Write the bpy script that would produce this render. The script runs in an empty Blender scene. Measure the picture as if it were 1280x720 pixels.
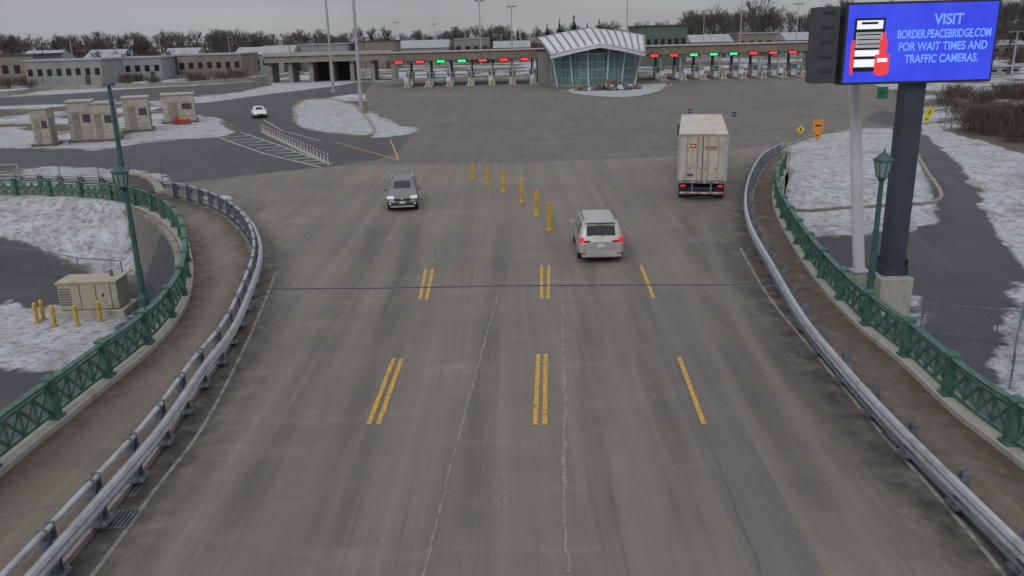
import bpy, bmesh, math, random
import numpy as np
from mathutils import Vector, Matrix
from mathutils.geometry import tessellate_polygon
R=random.Random(7)
scene=bpy.context.scene
COL=scene.collection
H=8.6; F=1030.0; V0=46.0; ROLL=math.radians(1.5)
CR,SR=math.cos(ROLL),math.sin(ROLL)
PT=math.atan((360-V0)/F); CP,SP=math.cos(PT),math.sin(PT)
# survey helpers: bearing seen from the camera mast -> position on a horizontal plane of height z
def unroll(u,v):
    a,b=u-640,v-360
    return a*CR-b*SR, a*SR+b*CR
def G(u,v,z=0.0):
    a,b=unroll(u,v)
    xc=a/F; yc=-b/F
    t=(z-H)/(-SP+yc*CP)
    return (xc*t,(CP+yc*SP)*t)
def ZAT(y,v,u=640):
    a,b=unroll(u,v); k=-b/F
    return H-y*(SP-k*CP)/(CP+k*SP)
def XAT(y,z,u):
    q=H-z; d=y*CP+q*SP; bp=-F*(y*SP-q*CP)/d
    b=(bp-(u-640)*SR)/CR
    return ((u-640)*CR-b*SR)/F*d
def DEP(y): return (y*CP+H*SP)/F
def S(t): 
    t=np.clip(t,0,1); return t*t*(3-2*t)
# ---------------------------------------------------------------- materials
def newmat(name):
    m=bpy.data.materials.new(name); m.use_nodes=True
    nt=m.node_tree; b=nt.nodes['Principled BSDF']; return m,nt,b
def noise(nt,scale,detail=4,rough=.6,stretch=None):
    n=nt.nodes.new('ShaderNodeTexNoise'); n.inputs['Scale'].default_value=scale
    n.inputs['Detail'].default_value=detail; n.inputs['Roughness'].default_value=rough
    tc=nt.nodes.new('ShaderNodeTexCoord')
    src=tc.outputs['Object']
    if stretch:
        mp=nt.nodes.new('ShaderNodeMapping'); mp.inputs['Scale'].default_value=stretch
        nt.links.new(src,mp.inputs['Vector']); src=mp.outputs['Vector']
    nt.links.new(src,n.inputs['Vector'])
    return n.outputs['Fac']
def ramp(nt,fac,a,b,ca=(0,0,0,1),cb=(1,1,1,1)):
    r=nt.nodes.new('ShaderNodeValToRGB'); r.color_ramp.elements[0].position=a; r.color_ramp.elements[1].position=b
    r.color_ramp.elements[0].color=ca; r.color_ramp.elements[1].color=cb
    nt.links.new(fac,r.inputs['Fac']); return r.outputs['Color']
def c4(c): return (c[0],c[1],c[2],1)
def mix(nt,fac,a,b,mode='MIX'):
    m=nt.nodes.new('ShaderNodeMix'); m.data_type='RGBA'; m.blend_type=mode
    if isinstance(fac,(int,float)): m.inputs[0].default_value=fac
    else: nt.links.new(fac,m.inputs[0])
    for i,x in ((6,a),(7,b)):
        if isinstance(x,tuple): m.inputs[i].default_value=c4(x)
        else: nt.links.new(x,m.inputs[i])
    return m.outputs[2]
def math_(nt,op,a,b=0.0):
    m=nt.nodes.new('ShaderNodeMath'); m.operation=op
    for i,x in ((0,a),(1,b)):
        if isinstance(x,(int,float)): m.inputs[i].default_value=x
        else: nt.links.new(x,m.inputs[i])
    return m.outputs[0]
def bump(nt,b,fac,strength=.3,dist=.02):
    n=nt.nodes.new('ShaderNodeBump'); n.inputs['Strength'].default_value=strength; n.inputs['Distance'].default_value=dist
    nt.links.new(fac,n.inputs['Height']); nt.links.new(n.outputs['Normal'],b.inputs['Normal'])
_mc={}
def M(name,c,var=.25,scale=3.0,rough=.7,metal=0.0,dirt=None,dscale=1.2,em=None,es=1.0,lo=.5,hi=.75,stretch=None):
    if name in _mc: return _mc[name]
    m,nt,b=newmat(name)
    d=tuple(x*(1-var) for x in c); l=tuple(min(1,x*(1+var)) for x in c)
    col=ramp(nt,noise(nt,scale,6,.65),.3,.7,c4(d),c4(l))
    if dirt: col=mix(nt,ramp(nt,noise(nt,dscale,8,.7,stretch),lo,hi),col,dirt)
    nt.links.new(col,b.inputs['Base Color'])
    b.inputs['Roughness'].default_value=rough; b.inputs['Metallic'].default_value=metal
    if em:
        b.inputs['Emission Color'].default_value=c4(em); b.inputs['Emission Strength'].default_value=es
    _mc[name]=m; return m
galv=M('galvanised_steel',(.42,.44,.47),.25,6,.45,.35,dirt=(.15,.13,.11),dscale=3)
steel_d=M('weathered_steel',(.16,.19,.22),.3,5,.6,.3,dirt=(.08,.06,.045),dscale=3)
green=M('green_paint',(.045,.128,.095),.35,4,.5,0,dirt=(.13,.16,.14),dscale=4,lo=.5,hi=.78)
dgreen=M('dark_green_paint',(.035,.095,.085),.3,4,.5,0)
conc=M('concrete',(.27,.255,.225),.25,1.5,.9,0,dirt=(.12,.105,.085),dscale=.8)
conc_l=M('pale_concrete',(.38,.37,.335),.15,1.5,.9,0,dirt=(.17,.15,.125),dscale=1.5)
conc_d=M('dark_concrete',(.13,.125,.115),.3,1,.9,0)
beige=M('beige_panel',(.40,.37,.32),.15,1,.8,0,dirt=(.24,.21,.17),dscale=1.2)
yellow=M('yellow_paint',(.55,.34,.035),.2,8,.6,0,dirt=(.2,.14,.05),dscale=5,lo=.5,hi=.75)
ymark=M('worn_yellow_marking',(.58,.34,.05),.2,6,.8,0,dirt=(.17,.13,.09),dscale=9,lo=.48,hi=.66)
wmark=M('worn_white_marking',(.30,.29,.27),.2,6,.8,0,dirt=(.13,.12,.105),dscale=2.5,lo=.42,hi=.62)
wmark2=M('white_marking',(.42,.42,.42),.15,4,.8,0,dirt=(.12,.12,.12),dscale=2,lo=.5,hi=.7)
fmark=M('faded_marking',(.21,.205,.19),.2,1,.8,0,dirt=(.12,.115,.11),dscale=.4,lo=.4,hi=.6)
crackm=M('crack_filler_pale',(.25,.235,.21),.25,9,.9,0,dirt=(.15,.135,.115),dscale=4,lo=.45,hi=.65)
dark=M('black_rubber',(.02,.02,.02),.2,8,.8)
blackp=M('black_plastic',(.03,.03,.033),.2,8,.5)
polem=M('dark_column_paint',(.04,.052,.07),.2,1,.5)
whitep=M('white_paint',(.60,.62,.64),.08,2,.45,dirt=(.38,.38,.38),dscale=1)
glass=M('car_glass',(.015,.02,.022),.2,1,.08)
bglass=M('green_glazing',(.12,.23,.225),.4,.35,.12,.1)
metalroof=M('metal_roof',(.58,.60,.62),.12,.6,.35,.2)
fascia=M('canopy_fascia',(.21,.175,.145),.15,.4,.8,dirt=(.14,.12,.1),dscale=.3)
redl=M('red_led',(.5,.02,.02),em=(1,.03,.03),es=1.6)
grnl=M('green_led',(.02,.5,.1),em=(.03,1,.22),es=1.3)
tail=M('tail_light',(.4,.01,.015),rough=.3,em=(1,.03,.05),es=.5)
taild=M('tail_lens',(.30,.01,.01),rough=.3)
headl=M('head_lamp',(.7,.72,.75),rough=.15,em=(1,1,1),es=.25)
bark=M('bare_bark',(.10,.09,.085),.35,.05,.95)  # bark grey with distance haze put into the colour as a lighter tone
conif=M('conifer_needles',(.026,.04,.032),.4,.2,.95)
snowm=M('snow_pile',(.5,.52,.56),.1,2,.8,dirt=(.3,.28,.26),dscale=2)
orange=M('orange_sign',(.65,.26,.03),.05)
ysign=M('yellow_sign',(.65,.52,.03),.05)
bluep=M('blue_sign',(.03,.05,.2),.05)
redp=M('red_paint',(.45,.05,.035),.1)
brick=M('brown_wall',(.16,.12,.095),.25,.3,.9)
roofd=M('dark_roof',(.07,.07,.075),.2,.3,.9)
wallg=M('grey_wall',(.25,.25,.25),.2,.2,.9)

def road_mat(name,ca,cb,grain=.25,streak=.45,tint=(.07,.065,.06)):
    m,nt,b=newmat(name)
    big=noise(nt,.09,5,.6); col=ramp(nt,big,.35,.65,c4(ca),c4(cb))
    st=noise(nt,1.0,5,.6,stretch=(1.1,.045,1)); col=mix(nt,math_(nt,'MULTIPLY',ramp(nt,st,.42,.72),streak),col,tint)
    st2=noise(nt,1.0,4,.6,stretch=(2.6,.03,1)); col=mix(nt,math_(nt,'MULTIPLY',ramp(nt,st2,.52,.75),.4),col,tuple(min(1,x*1.5) for x in cb))
    tr=noise(nt,1.0,5,.7,stretch=(.22,.75,1)); col=mix(nt,math_(nt,'MULTIPLY',ramp(nt,tr,.55,.75),.5),col,tuple(min(1,x*1.45) for x in cb))
    pt=noise(nt,.5,8,.75); col=mix(nt,math_(nt,'MULTIPLY',ramp(nt,pt,.47,.72),.45),col,tint)
    sk=noise(nt,1.0,3,.5,stretch=(7,.12,1)); col=mix(nt,math_(nt,'MULTIPLY',ramp(nt,sk,.62,.76),.35),col,tuple(x*.7 for x in tint))
    fine=noise(nt,14,6,.8); col=mix(nt,grain,col,ramp(nt,fine,.25,.75,(.35,.35,.35,1),(1.6,1.6,1.6,1)),'MULTIPLY')
    nt.links.new(col,b.inputs['Base Color'])
    rr=ramp(nt,pt,.4,.7,(.8,.8,.8,1),(.5,.5,.5,1)); nt.links.new(rr,b.inputs['Roughness'])
    bump(nt,b,fine,.35,.01); return m
roadm=road_mat('bridge_road_concrete',(.152,.139,.122),(.198,.181,.158),.3,.5,(.086,.080,.073))
walkm=road_mat('sidewalk_concrete',(.14,.12,.097),(.195,.168,.138),.35,.3,(.06,.048,.038))
darkasph=road_mat('patched_asphalt',(.132,.125,.115),(.16,.15,.136),.3,.5,(.08,.077,.072))
def decal(name,c,strength,sc=2.0,stretch=None):
    m,nt,b=newmat(name); b.inputs['Base Color'].default_value=c4(c); b.inputs['Roughness'].default_value=.75
    a=nt.nodes.new('ShaderNodeAttribute'); a.attribute_name='fade'
    n=ramp(nt,noise(nt,sc,8,.7,stretch),.32,.68)
    f=math_(nt,'MULTIPLY',math_(nt,'MULTIPLY',a.outputs['Fac'],n),strength); nt.links.new(f,b.inputs['Alpha']); return m
stain=decal('gutter_grime',(.05,.045,.038),.75,1.6)
tyre=decal('tyre_track_grime',(.07,.066,.06),.26,1,(1,.12,1))
pale=decal('salt_residue',(.31,.295,.27),.32,1.2,(1,.2,1))
paleT=decal('salt_smudge',(.33,.315,.29),.5,1.5,(.4,1.2,1))
grit=decal('rust_grit',(.10,.075,.05),.8,2.2)

# ---------------------------------------------------------------- mesh builder
class MB:
    def __init__(s): s.v=[];s.f=[];s.m=[];s.mats=[]
    def mi(s,mat):
        if mat not in s.mats: s.mats.append(mat)
        return s.mats.index(mat)
    def add(s,vs,fs,mat):
        o=len(s.v); s.v+= [tuple(x) for x in vs]; k=s.mi(mat)
        for f in fs: s.f.append(tuple(i+o for i in f)); s.m.append(k)
    def box(s,c,size,mat,rz=0.0,taper=1.0):
        a,b,h=size[0]/2,size[1]/2,size[2]/2; vs=[]
        cr,sr=math.cos(rz),math.sin(rz)
        for z in (-h,h):
            k=1.0 if z<0 else taper
            for x,y in ((-a,-b),(a,-b),(a,b),(-a,b)):
                x*=k;y*=k
                vs.append((c[0]+x*cr-y*sr,c[1]+x*sr+y*cr,c[2]+z))
        s.add(vs,[(3,2,1,0),(4,5,6,7),(0,1,5,4),(1,2,6,5),(2,3,7,6),(3,0,4,7)],mat)
    def beam(s,p0,p1,w,h,mat):
        p0=Vector(p0);p1=Vector(p1);d=(p1-p0)
        if d.length<1e-6: return
        d.normalize(); up=Vector((0,0,1))
        if abs(d.z)>.95: up=Vector((0,1,0))
        a=d.cross(up).normalized(); b=a.cross(d).normalized()
        vs=[]
        for p in (p0,p1):
            for x,y in ((-1,-1),(1,-1),(1,1),(-1,1)): vs.append(p+a*x*w/2+b*y*h/2)
        s.add(vs,[(3,2,1,0),(4,5,6,7),(0,1,5,4),(1,2,6,5),(2,3,7,6),(3,0,4,7)],mat)
    def cyl(s,p0,p1,r0,r1,mat,n=12):
        p0=Vector(p0);p1=Vector(p1);d=(p1-p0).normalized(); up=Vector((0,0,1)) if abs(d.z)<.95 else Vector((0,1,0))
        a=d.cross(up).normalized(); b=a.cross(d)
        vs=[];fs=[]
        for p,r in ((p0,r0),(p1,r1)):
            for i in range(n):
                t=2*math.pi*i/n; vs.append(p+a*math.cos(t)*r+b*math.sin(t)*r)
        for i in range(n): j=(i+1)%n; fs.append((i,j,n+j,n+i))
        fs.append(tuple(range(n))[::-1]); fs.append(tuple(range(n,2*n)))
        s.add(vs,fs,mat)
    def sweep(s,path,prof,mat,closed=True):
        n=len(path);k=len(prof);vs=[];fs=[]
        for i,p in enumerate(path):
            a=Vector(path[max(0,i-1)][:2]);b=Vector(path[min(n-1,i+1)][:2]);d=(b-a).normalized();nx,ny=d.y,-d.x
            for (l,z) in prof: vs.append((p[0]+nx*l,p[1]+ny*l,p[2]+z))
        for i in range(n-1):
            for j in range(k if closed else k-1):
                q=(j+1)%k; fs.append((i*k+j,i*k+q,(i+1)*k+q,(i+1)*k+j))
        if closed: fs.append(tuple(range(k))); fs.append(tuple(range((n-1)*k,n*k))[::-1])
        s.add(vs,fs,mat)
    def poly(s,pts,mat,z=None):
        pts=[Vector((p[0],p[1],p[2] if len(p)>2 else z)) for p in pts]
        tr=tessellate_polygon([pts]); fs=[]
        for t in tr:
            a,b,c=[pts[i] for i in t]
            if (b-a).cross(c-a).z<0: t=(t[0],t[2],t[1])
            fs.append(tuple(t))
        s.add(pts,fs,mat)
    def obj(s,name,parent=None,bevel=0,smooth=False,sub=0):
        me=bpy.data.meshes.new(name); me.from_pydata(s.v,[],s.f)
        for m in s.mats: me.materials.append(m)
        me.polygons.foreach_set('material_index',s.m)
        bm=bmesh.new(); bm.from_mesh(me); bmesh.ops.recalc_face_normals(bm,faces=bm.faces)
        bm.to_mesh(me); bm.free()
        if smooth: me.polygons.foreach_set('use_smooth',[True]*len(me.polygons))
        me.update()
        o=bpy.data.objects.new(name,me); COL.objects.link(o)
        if parent: o.parent=parent
        if bevel:
            b=o.modifiers.new('bevel','BEVEL'); b.width=bevel; b.segments=2; b.limit_method='ANGLE'
        if sub:
            q=o.modifiers.new('sub','SUBSURF'); q.levels=sub; q.render_levels=sub
        return o
def E(name,loc=(0,0,0),rz=0):
    o=bpy.data.objects.new(name,None); COL.objects.link(o); o.location=loc; o.rotation_euler=(0,0,rz); o.empty_display_size=.3; return o
def catmull(p,n=8):
    out=[]
    for i in range(len(p)-1):
        a=np.array(p[max(0,i-1)],float);b=np.array(p[i],float);c=np.array(p[i+1],float);d=np.array(p[min(len(p)-1,i+2)],float)
        for k in range(n):
            t=k/n; out.append(tuple(.5*((2*b)+(-a+c)*t+(2*a-5*b+4*c-d)*t*t+(-a+3*b-3*c+d)*t**3)))
    out.append(tuple(p[-1])); return out
def resample(p,step=None,count=None):
    P=np.array([q[:2] for q in p],float); L=np.concatenate([[0],np.cumsum(np.linalg.norm(np.diff(P,axis=0),axis=1))])
    n=count if count else int(L[-1]/step)+1
    s=np.linspace(0,L[-1],n) if count else np.arange(n)*step
    return [(float(np.interp(t,L,P[:,0])),float(np.interp(t,L,P[:,1]))) for t in s]
def offs(p,d):
    out=[]
    for i in range(len(p)):
        a=Vector(p[max(0,i-1)][:2]);b=Vector(p[min(len(p)-1,i+1)][:2]);t=(b-a).normalized(); out.append((p[i][0]+t.y*d,p[i][1]-t.x*d))
    return out
def z3(p,z): return [(a[0],a[1],z) for a in p]
grime=E('road_grime')
def soft(name,path,rows,mat,z,ends=True):
    n=len(path);k=len(rows);vs=[];fa=[];fs=[]
    for i,p in enumerate(path):
        a=Vector(path[max(0,i-1)][:2]);b=Vector(path[min(n-1,i+1)][:2]);d=(b-a).normalized();nx,ny=d.y,-d.x
        e=min(1,i/3,(n-1-i)/3) if ends else 1
        for l,f in rows: vs.append((p[0]+nx*l,p[1]+ny*l,z)); fa.append(f*e)
    for i in range(n-1):
        for j in range(k-1): fs.append((i*k+j,i*k+j+1,(i+1)*k+j+1,(i+1)*k+j))
    me=bpy.data.meshes.new(name); me.from_pydata(vs,[],fs); at=me.attributes.new('fade','FLOAT','POINT'); at.data.foreach_set('value',fa); me.materials.append(mat); me.update()
    o=bpy.data.objects.new(name,me); COL.objects.link(o); o.parent=grime; return o
# ---------------------------------------------------------------- main alignments
def tailp(L,dy=.4): l=L[-1]; return L+[(l[0]-13,l[1]+dy),(l[0]-32,l[1]+dy*2)]
LRt=tailp([(-11.0,-6),(-11.0,3),(-11.0,10)]+[G(u,v,1.1) for u,v in [(0,527),(60,484),(120,441),(170,405),(205,372),(226,338),(231,305),(224,275),(205,254),(178,241),(140,234),(80,230),(0,228)]])
RRt=[(10.3,-6),(10.3,3),(10.3,10)]+[G(u,v,1.1) for u,v in [(1280,517),(1210,470),(1140,412),(1080,368),(1030,320),(995,275),(975,240),(972,215),(984,190)]]
LGb=tailp([(-7.8,-6),(-7.8,3),(-7.75,9)]+[G(u,v) for u,v in [(118,678),(200,575),(252,495),(290,440),(314,380),(322,350),(322,325),(312,300),(292,278),(262,262),(225,251),(180,245),(100,241),(0,239)]])
RGb=[(8.0,-6),(8.05,3),(8.1,9)]+[G(u,v,.7) for u,v in [(1200,598),(1120,520),(1060,455),(1010,395),(970,330),(942,280),(936,245),(943,215),(958,192),(985,178)]]
LR=resample(catmull(LRt),.5); RR=resample(catmull(RRt),.5); LG=resample(catmull(LGb),.5); RG=resample(catmull(RGb),.5)
YL=max(p[1] for p in LR); YR=RR[-1][1]
# ---------------------------------------------------------------- terrain
def depL(y): return .3+2.7*S((YL-y)/14)
def depR(y): return .1+2.0*S((YR-y)/20)
LLp=offs(LR,-.45)+[(-400,YL+.5),(-400,-60),(-11.45,-60)]
RLp=offs(RR,.45)+[(60,YR+1),(400,YR+1),(400,-60),(10.75,-60)]
def GL(u,v,side):
    z=0
    for _ in range(25):
        p=G(u,v,z); z=.5*z+.5*(-(depL(p[1]) if side<0 else depR(p[1])))
    return G(u,v,z)
def sdist(X,Y,poly):
    P=np.array([p[:2] for p in poly]);Q=np.roll(P,-1,0)
    best=np.full(X.shape,1e9);ins=np.zeros(X.shape,bool)
    for (ax,ay),(bx,by) in zip(P,Q):
        dx,dy=bx-ax,by-ay;l=dx*dx+dy*dy
        if l<1e-9: continue
        t=np.clip(((X-ax)*dx+(Y-ay)*dy)/l,0,1)
        best=np.minimum(best,(X-ax-t*dx)**2+(Y-ay-t*dy)**2)
        c=((ay>Y)!=(by>Y))
        if abs(dy)>1e-12: ins^= c&(X<(dx)*(Y-ay)/dy+ax)
    d=np.sqrt(best); return np.where(ins,d,-d)
def lines(lo,hi,dl,dh,step):
    a=list(np.arange(dl,dh+1e-6,step)); s=step
    x=dh
    while x<hi: s*=1.13; x+=s; a.append(x)
    x=dl;s=step;b=[]
    while x>lo: s*=1.13; x-=s; b.append(x)
    return np.array(b[::-1]+a)
xs=lines(-3500,3500,-50,50,.5); ys=lines(-300,5000,4,72,.5)
X,Y=np.meshgrid(xs,ys)
def hfun(X,Y):
    sl=sdist(X,Y,LLp); sr=sdist(X,Y,RLp)
    z=-np.maximum(depL(Y)*S(sl/1.2),depR(Y)*S(sr/1.2))
    bx,by=G(1275,150); z=z+1.6*np.exp(-(((X-bx-6)/9)**2+((Y-by)/16)**2))
    z=z+6*S((Y-420)/700)+0.5*np.sin(X*.011+1)*S((Y-260)/200)
    mx,my=GL(70,295,-1); z=z+1.1*np.exp(-(((X-mx+4)/7)**2+((Y-my)/3.5)**2))
    return z
Z=hfun(X,Y)
g=lambda L:[G(u,v) for u,v in L]
snowL=[g([(367,132),(385,124),(412,124),(440,130),(452,140),(466,158),(462,170),(430,168),(398,165),(372,156)]),
 g([(448,140),(470,142),(490,155),(518,160),(516,167),(480,172),(462,172),(470,160)]),
 g([(-500,107),(0,112),(60,107),(150,103),(260,100),(330,97),(330,101),(200,109),(100,115),(0,121),(-500,128)]),
 g([(195,126),(300,116),(345,105),(400,93),(452,91),(446,104),(400,110),(340,117),(260,128),(215,131)]),
 g([(-500,156),(20,159),(42,168),(66,180),(84,178),(140,174),(185,160),(242,150),(262,149),(293,164),(280,171),(180,176),(120,186),(0,185),(-500,186)]),
 g([(30,212),(60,208),(160,212),(208,219),(206,229),(180,233),(120,232),(30,229)]),
 g([(250,244),(286,246),(288,250),(262,251)]),
 [GL(u,v,-1) for u,v in [(-300,255),(0,256),(110,252),(140,262),(158,290),(168,330),(160,352),(110,343),(60,325),(0,314),(-300,300)]],
 [GL(u,v,-1) for u,v in [(-400,380),(0,378),(60,384),(150,380),(165,392),(130,430),(75,462),(0,464),(-400,464)]],
 g([(986,182),(1030,167),(1112,160),(1140,188),(1160,218),(1176,250),(1120,257),(1050,261),(988,263),(983,232)]),
 g([(1144,153),(1180,163),(1230,178),(1290,196),(1500,250),(1500,370),(1285,278),(1245,248),(1203,207),(1165,176)]),
 [GL(u,v,1) for u,v in [(1266,362),(1290,345),(1400,340),(1400,560),(1285,520),(1240,482),(1252,420)]],
 [GL(u,v,1) for u,v in [(1128,372),(1150,372),(1157,392),(1140,408),(1122,400)]],
 g([(703,113),(740,107),(833,104),(826,114),(785,122),(725,119)]),
 g([(1185,112),(1300,108),(1300,118),(1190,120)]),
]
paveL=[g([(-300,239),(0,232),(215,230),(330,217),(415,208),(470,200),(515,170),(490,150),(462,138),(455,115),(470,104),(500,98),(1020,88),(1100,108),(1145,130),(1110,158),(1030,166),(985,180),(972,215),(985,262),(1200,450),(1500,800),(-200,800)])]
darkL=[g([(-500,183),(0,186),(120,188),(185,178),(283,172),(300,160),(270,146),(190,138),(215,130),(260,127),(340,117),(400,110),(446,103),(470,103),(455,115),(425,120),(385,124),(367,132),(365,146),(372,156),(398,165),(462,172),(516,167),(500,188),(472,200),(415,208),(330,217),(215,230),(160,212),(30,210),(-500,208)]),
 [GL(u,v,-1) for u,v in [(-600,330),(0,312),(60,323),(110,343),(160,352),(240,352),(260,420),(150,700),(-600,800)]],
 g([(1100,138),(1145,150),(1165,176),(1203,207),(1245,248),(1285,278),(1500,365),(1500,800),(1100,800),(1000,330),(986,262),(1050,261),(1176,250),(1160,218),(1140,188),(1112,160),(1080,150)]),
 g([(-500,120),(0,122),(100,116),(200,110),(330,102),(345,104),(300,115),(190,125),(100,130),(-500,140)])]
def union(L):
    d=np.full(X.shape,-50.)
    for p in L: d=np.maximum(d,sdist(X,Y,p))
    return np.clip(d,-50,50)
A_s,A_p,A_d=union(snowL),union(paveL),union(darkL)
ny,nx=X.shape
me=bpy.data.meshes.new('ground'); me.vertices.add(nx*ny)
me.vertices.foreach_set('co',np.stack([X,Y,Z],-1).reshape(-1).astype(np.float32))
ii,jj=np.meshgrid(np.arange(ny-1),np.arange(nx-1),indexing='ij'); a=(ii*nx+jj).ravel()
q=np.stack([a,a+1,a+nx+1,a+nx],-1).astype(np.int32)
def setquads(me,q):
    me.loops.add(q.size); me.loops.foreach_set('vertex_index',q.ravel())
    me.polygons.add(len(q)); me.polygons.foreach_set('loop_start',np.arange(len(q),dtype=np.int32)*4)
    try: me.polygons.foreach_set('loop_total',np.full(len(q),4,dtype=np.int32))
    except Exception: pass
    me.update(calc_edges=True)
setquads(me,q)
for nm,A in (('snow',A_s),('pave',A_p),('dark',A_d)):
    at=me.attributes.new(nm,'FLOAT','POINT'); at.data.foreach_set('value',A.ravel().astype(np.float32))
me.polygons.foreach_set('use_smooth',[True]*len(q))
ground=bpy.data.objects.new('ground',me); COL.objects.link(ground)
m,nt,b=newmat('ground_surface')
def attr(n):
    x=nt.nodes.new('ShaderNodeAttribute'); x.attribute_name=n; return x.outputs['Fac']
edge=noise(nt,.5,7,.65); edge=math_(nt,'MULTIPLY',math_(nt,'SUBTRACT',edge,.5),3.2)
fine=noise(nt,12,6,.8); mid=noise(nt,1.6,8,.75); big=noise(nt,.05,5,.6)
grass=ramp(nt,mid,.3,.7,(.055,.048,.033,1),(.12,.10,.07,1))
grass=mix(nt,ramp(nt,noise(nt,.06,8,.7),.48,.54),grass,(.38,.40,.44))
def pv(ca,cb):
    c=ramp(nt,big,.35,.65,c4(ca),c4(cb))
    c=mix(nt,math_(nt,'MULTIPLY',ramp(nt,noise(nt,.35,8,.7),.45,.7),.55),c,tuple(x*.55 for x in ca))
    c=mix(nt,math_(nt,'MULTIPLY',ramp(nt,noise(nt,1,4,.6,stretch=(.9,.06,1)),.55,.7),.4),c,tuple(x*1.7 for x in ca))
    c=mix(nt,math_(nt,'MULTIPLY',ramp(nt,noise(nt,1,5,.6,stretch=(.05,.35,1)),.55,.7),.35),c,tuple(x*1.6 for x in ca))
    return mix(nt,.25,c,ramp(nt,fine,.25,.75,(.4,.4,.4,1),(1.5,1.5,1.5,1)),'MULTIPLY')
pave=pv((.122,.117,.106),(.155,.147,.132)); dk=pv((.058,.062,.068),(.080,.083,.09))
def th(s,n,w=.15): 
    return ramp(nt,math_(nt,'ADD',math_(nt,'ADD',s,n),.5),.5-w,.5+w)
e2=math_(nt,'MULTIPLY',edge,.12)
col=mix(nt,th(attr('pave'),e2),grass,pave); col=mix(nt,th(attr('dark'),e2),col,dk)
sn=ramp(nt,noise(nt,.8,8,.75),.3,.7,(.30,.32,.355,1),(.54,.56,.61,1))
sn=mix(nt,math_(nt,'MULTIPLY',ramp(nt,noise(nt,2.6,10,.85),.48,.60),.9),sn,(.14,.125,.10))
sn=mix(nt,math_(nt,'MULTIPLY',ramp(nt,noise(nt,.35,6,.7),.52,.66),.65),sn,(.17,.16,.14))
col=mix(nt,th(attr('snow'),edge),col,sn)
nt.links.new(col,b.inputs['Base Color']); b.inputs['Roughness'].default_value=.85
bump(nt,b,mid,.5,.08)
me.materials.append(m)
# ---------------------------------------------------------------- bridge road sheet
rp=[(-7.75,-6),(-7.75,9)]+[p for p in LG if 9.5<p[1] and p[0]>-23][::2]
rp+=g([(240,236),(330,217),(415,208),(520,206),(640,203),(760,199),(830,196),(925,187),(957,181)])
rp+=[p for p in RG[::-1] if p[1]<G(950,194)[1]][::2]
mb=MB(); mb.poly(rp,roadm,.008); mb.obj('bridge_road')
def walk(name,A,B,za=.13):
    n=150; a=resample(A,count=n); c=resample(B,count=n); mb=MB(); vs=[];fs=[]
    for p,q in zip(a,c):
        vs+=[(p[0],p[1],0),(p[0],p[1],za),(p[0]+(q[0]-p[0])*.07,p[1]+(q[1]-p[1])*.07,za+.002),(q[0],q[1],za+.004)]
    k=4
    for i in range(n-1):
        for j in range(3): fs.append((i*k+j,i*k+j+1,i*k+k+j+1,i*k+k+j))
    mb.add(vs,[f for i,f in enumerate(fs) if i%3!=2],conc); 
    mb.add(vs,[f for i,f in enumerate(fs) if i%3==2],walkm)
    for i in range(3,n,9):
        p,q=a[i],c[i]; mb.beam((p[0],p[1],za+.001),(q[0],q[1],za+.005),.025,.012,conc_d)
    return mb.obj(name)
walk('sidewalk',offs(LG,-.12),LR); walk('sidewalk',offs(RG,.12),RR)
for A,s in ((LR,-1),(RR,1)):
    mb=MB(); P=z3(A,0)
    mb.sweep(P,[(-.2,.0),(-.2,.27),(-.17,.30),(.17,.30),(.2,.27),(.2,.0)],conc_l)
    o=.36*s
    mb.sweep(P,[(o-.13,-3.6),(o-.13,.12),(o+.13,.12),(o+.13,-3.6)],conc)
    mb.obj('retaining_wall')
soft('gutter_grime',[p for p in LG if p[0]>-22],[(-.1,1),(.25,1),(.8,.45),(1.7,0)],stain,.012)
soft('gutter_grime',RG,[(.1,1),(-.25,1),(-.8,.45),(-1.7,0)],stain,.012)
soft('sidewalk_grime',[p for p in LR if p[0]>-30],[(.2,1),(.55,.6),(1.1,0)],grit,.142)
soft('sidewalk_grime',RR,[(-.2,1),(-.6,.7),(-1.2,0)],grit,.142)
soft('sidewalk_grime',[p for p in LG if p[0]>-30],[(-.2,.9),(-.6,.5),(-1.1,0)],grit,.141)
soft('sidewalk_grime',RG,[(.2,1),(.6,.7),(1.2,0)],grit,.141)
def lane(pts,w,mat,z,name): 
    soft(name,resample(catmull([G(*p) for p in pts],6),.8),[(-w/2,0),(-w/5,1),(w/5,1),(w/2,0)],mat,z)
for pts,w in (([(395,725),(440,560),(480,440),(508,340),(520,270)],1.3),([(255,725),(340,560),(405,440),(452,340),(480,272)],1.3),([(585,725),(600,560),(612,440),(622,340),(630,275)],.9),
    ([(760,725),(745,560),(738,440),(733,340),(728,290)],1.0),([(880,725),(840,560),(812,440),(790,340),(775,290)],1.0),([(1080,725),(985,560),(920,440),(878,340),(858,260)],1.2),([(1180,725),(1060,560),(975,440),(920,340),(888,260)],1.2)):
    lane(pts,w,tyre,.0125,'wheel_track')
for pts,w in (([(470,725),(500,600),(540,470)],.8),([(660,725),(656,560),(650,400)],.5),([(700,725),(700,500),(697,365)],.6),([(820,725),(790,560),(765,420)],.8),([(985,725),(930,600),(870,470)],.6),([(560,330),(560,280),(556,235)],1.2),([(820,320),(800,270),(770,230)],1.4)):
    lane(pts,w,pale,.0135,'salt_streak')
for a,c,w in (((540,395),(618,392),1.1),((500,452),(600,450),1.0),((520,604),(578,602),.7),((570,300),(640,296),1.5),((380,330),(470,326),1.2),((540,237),(660,235),2.5),((820,300),(930,300),1.3),((640,215),(800,212),2.5)):
    A=resample([G(*a),G(*c)],.25); soft('salt_smudge',A,[(-w/2,0),(-w/6,1),(w/6,1),(w/2,0)],paleT,.0145)
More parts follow.
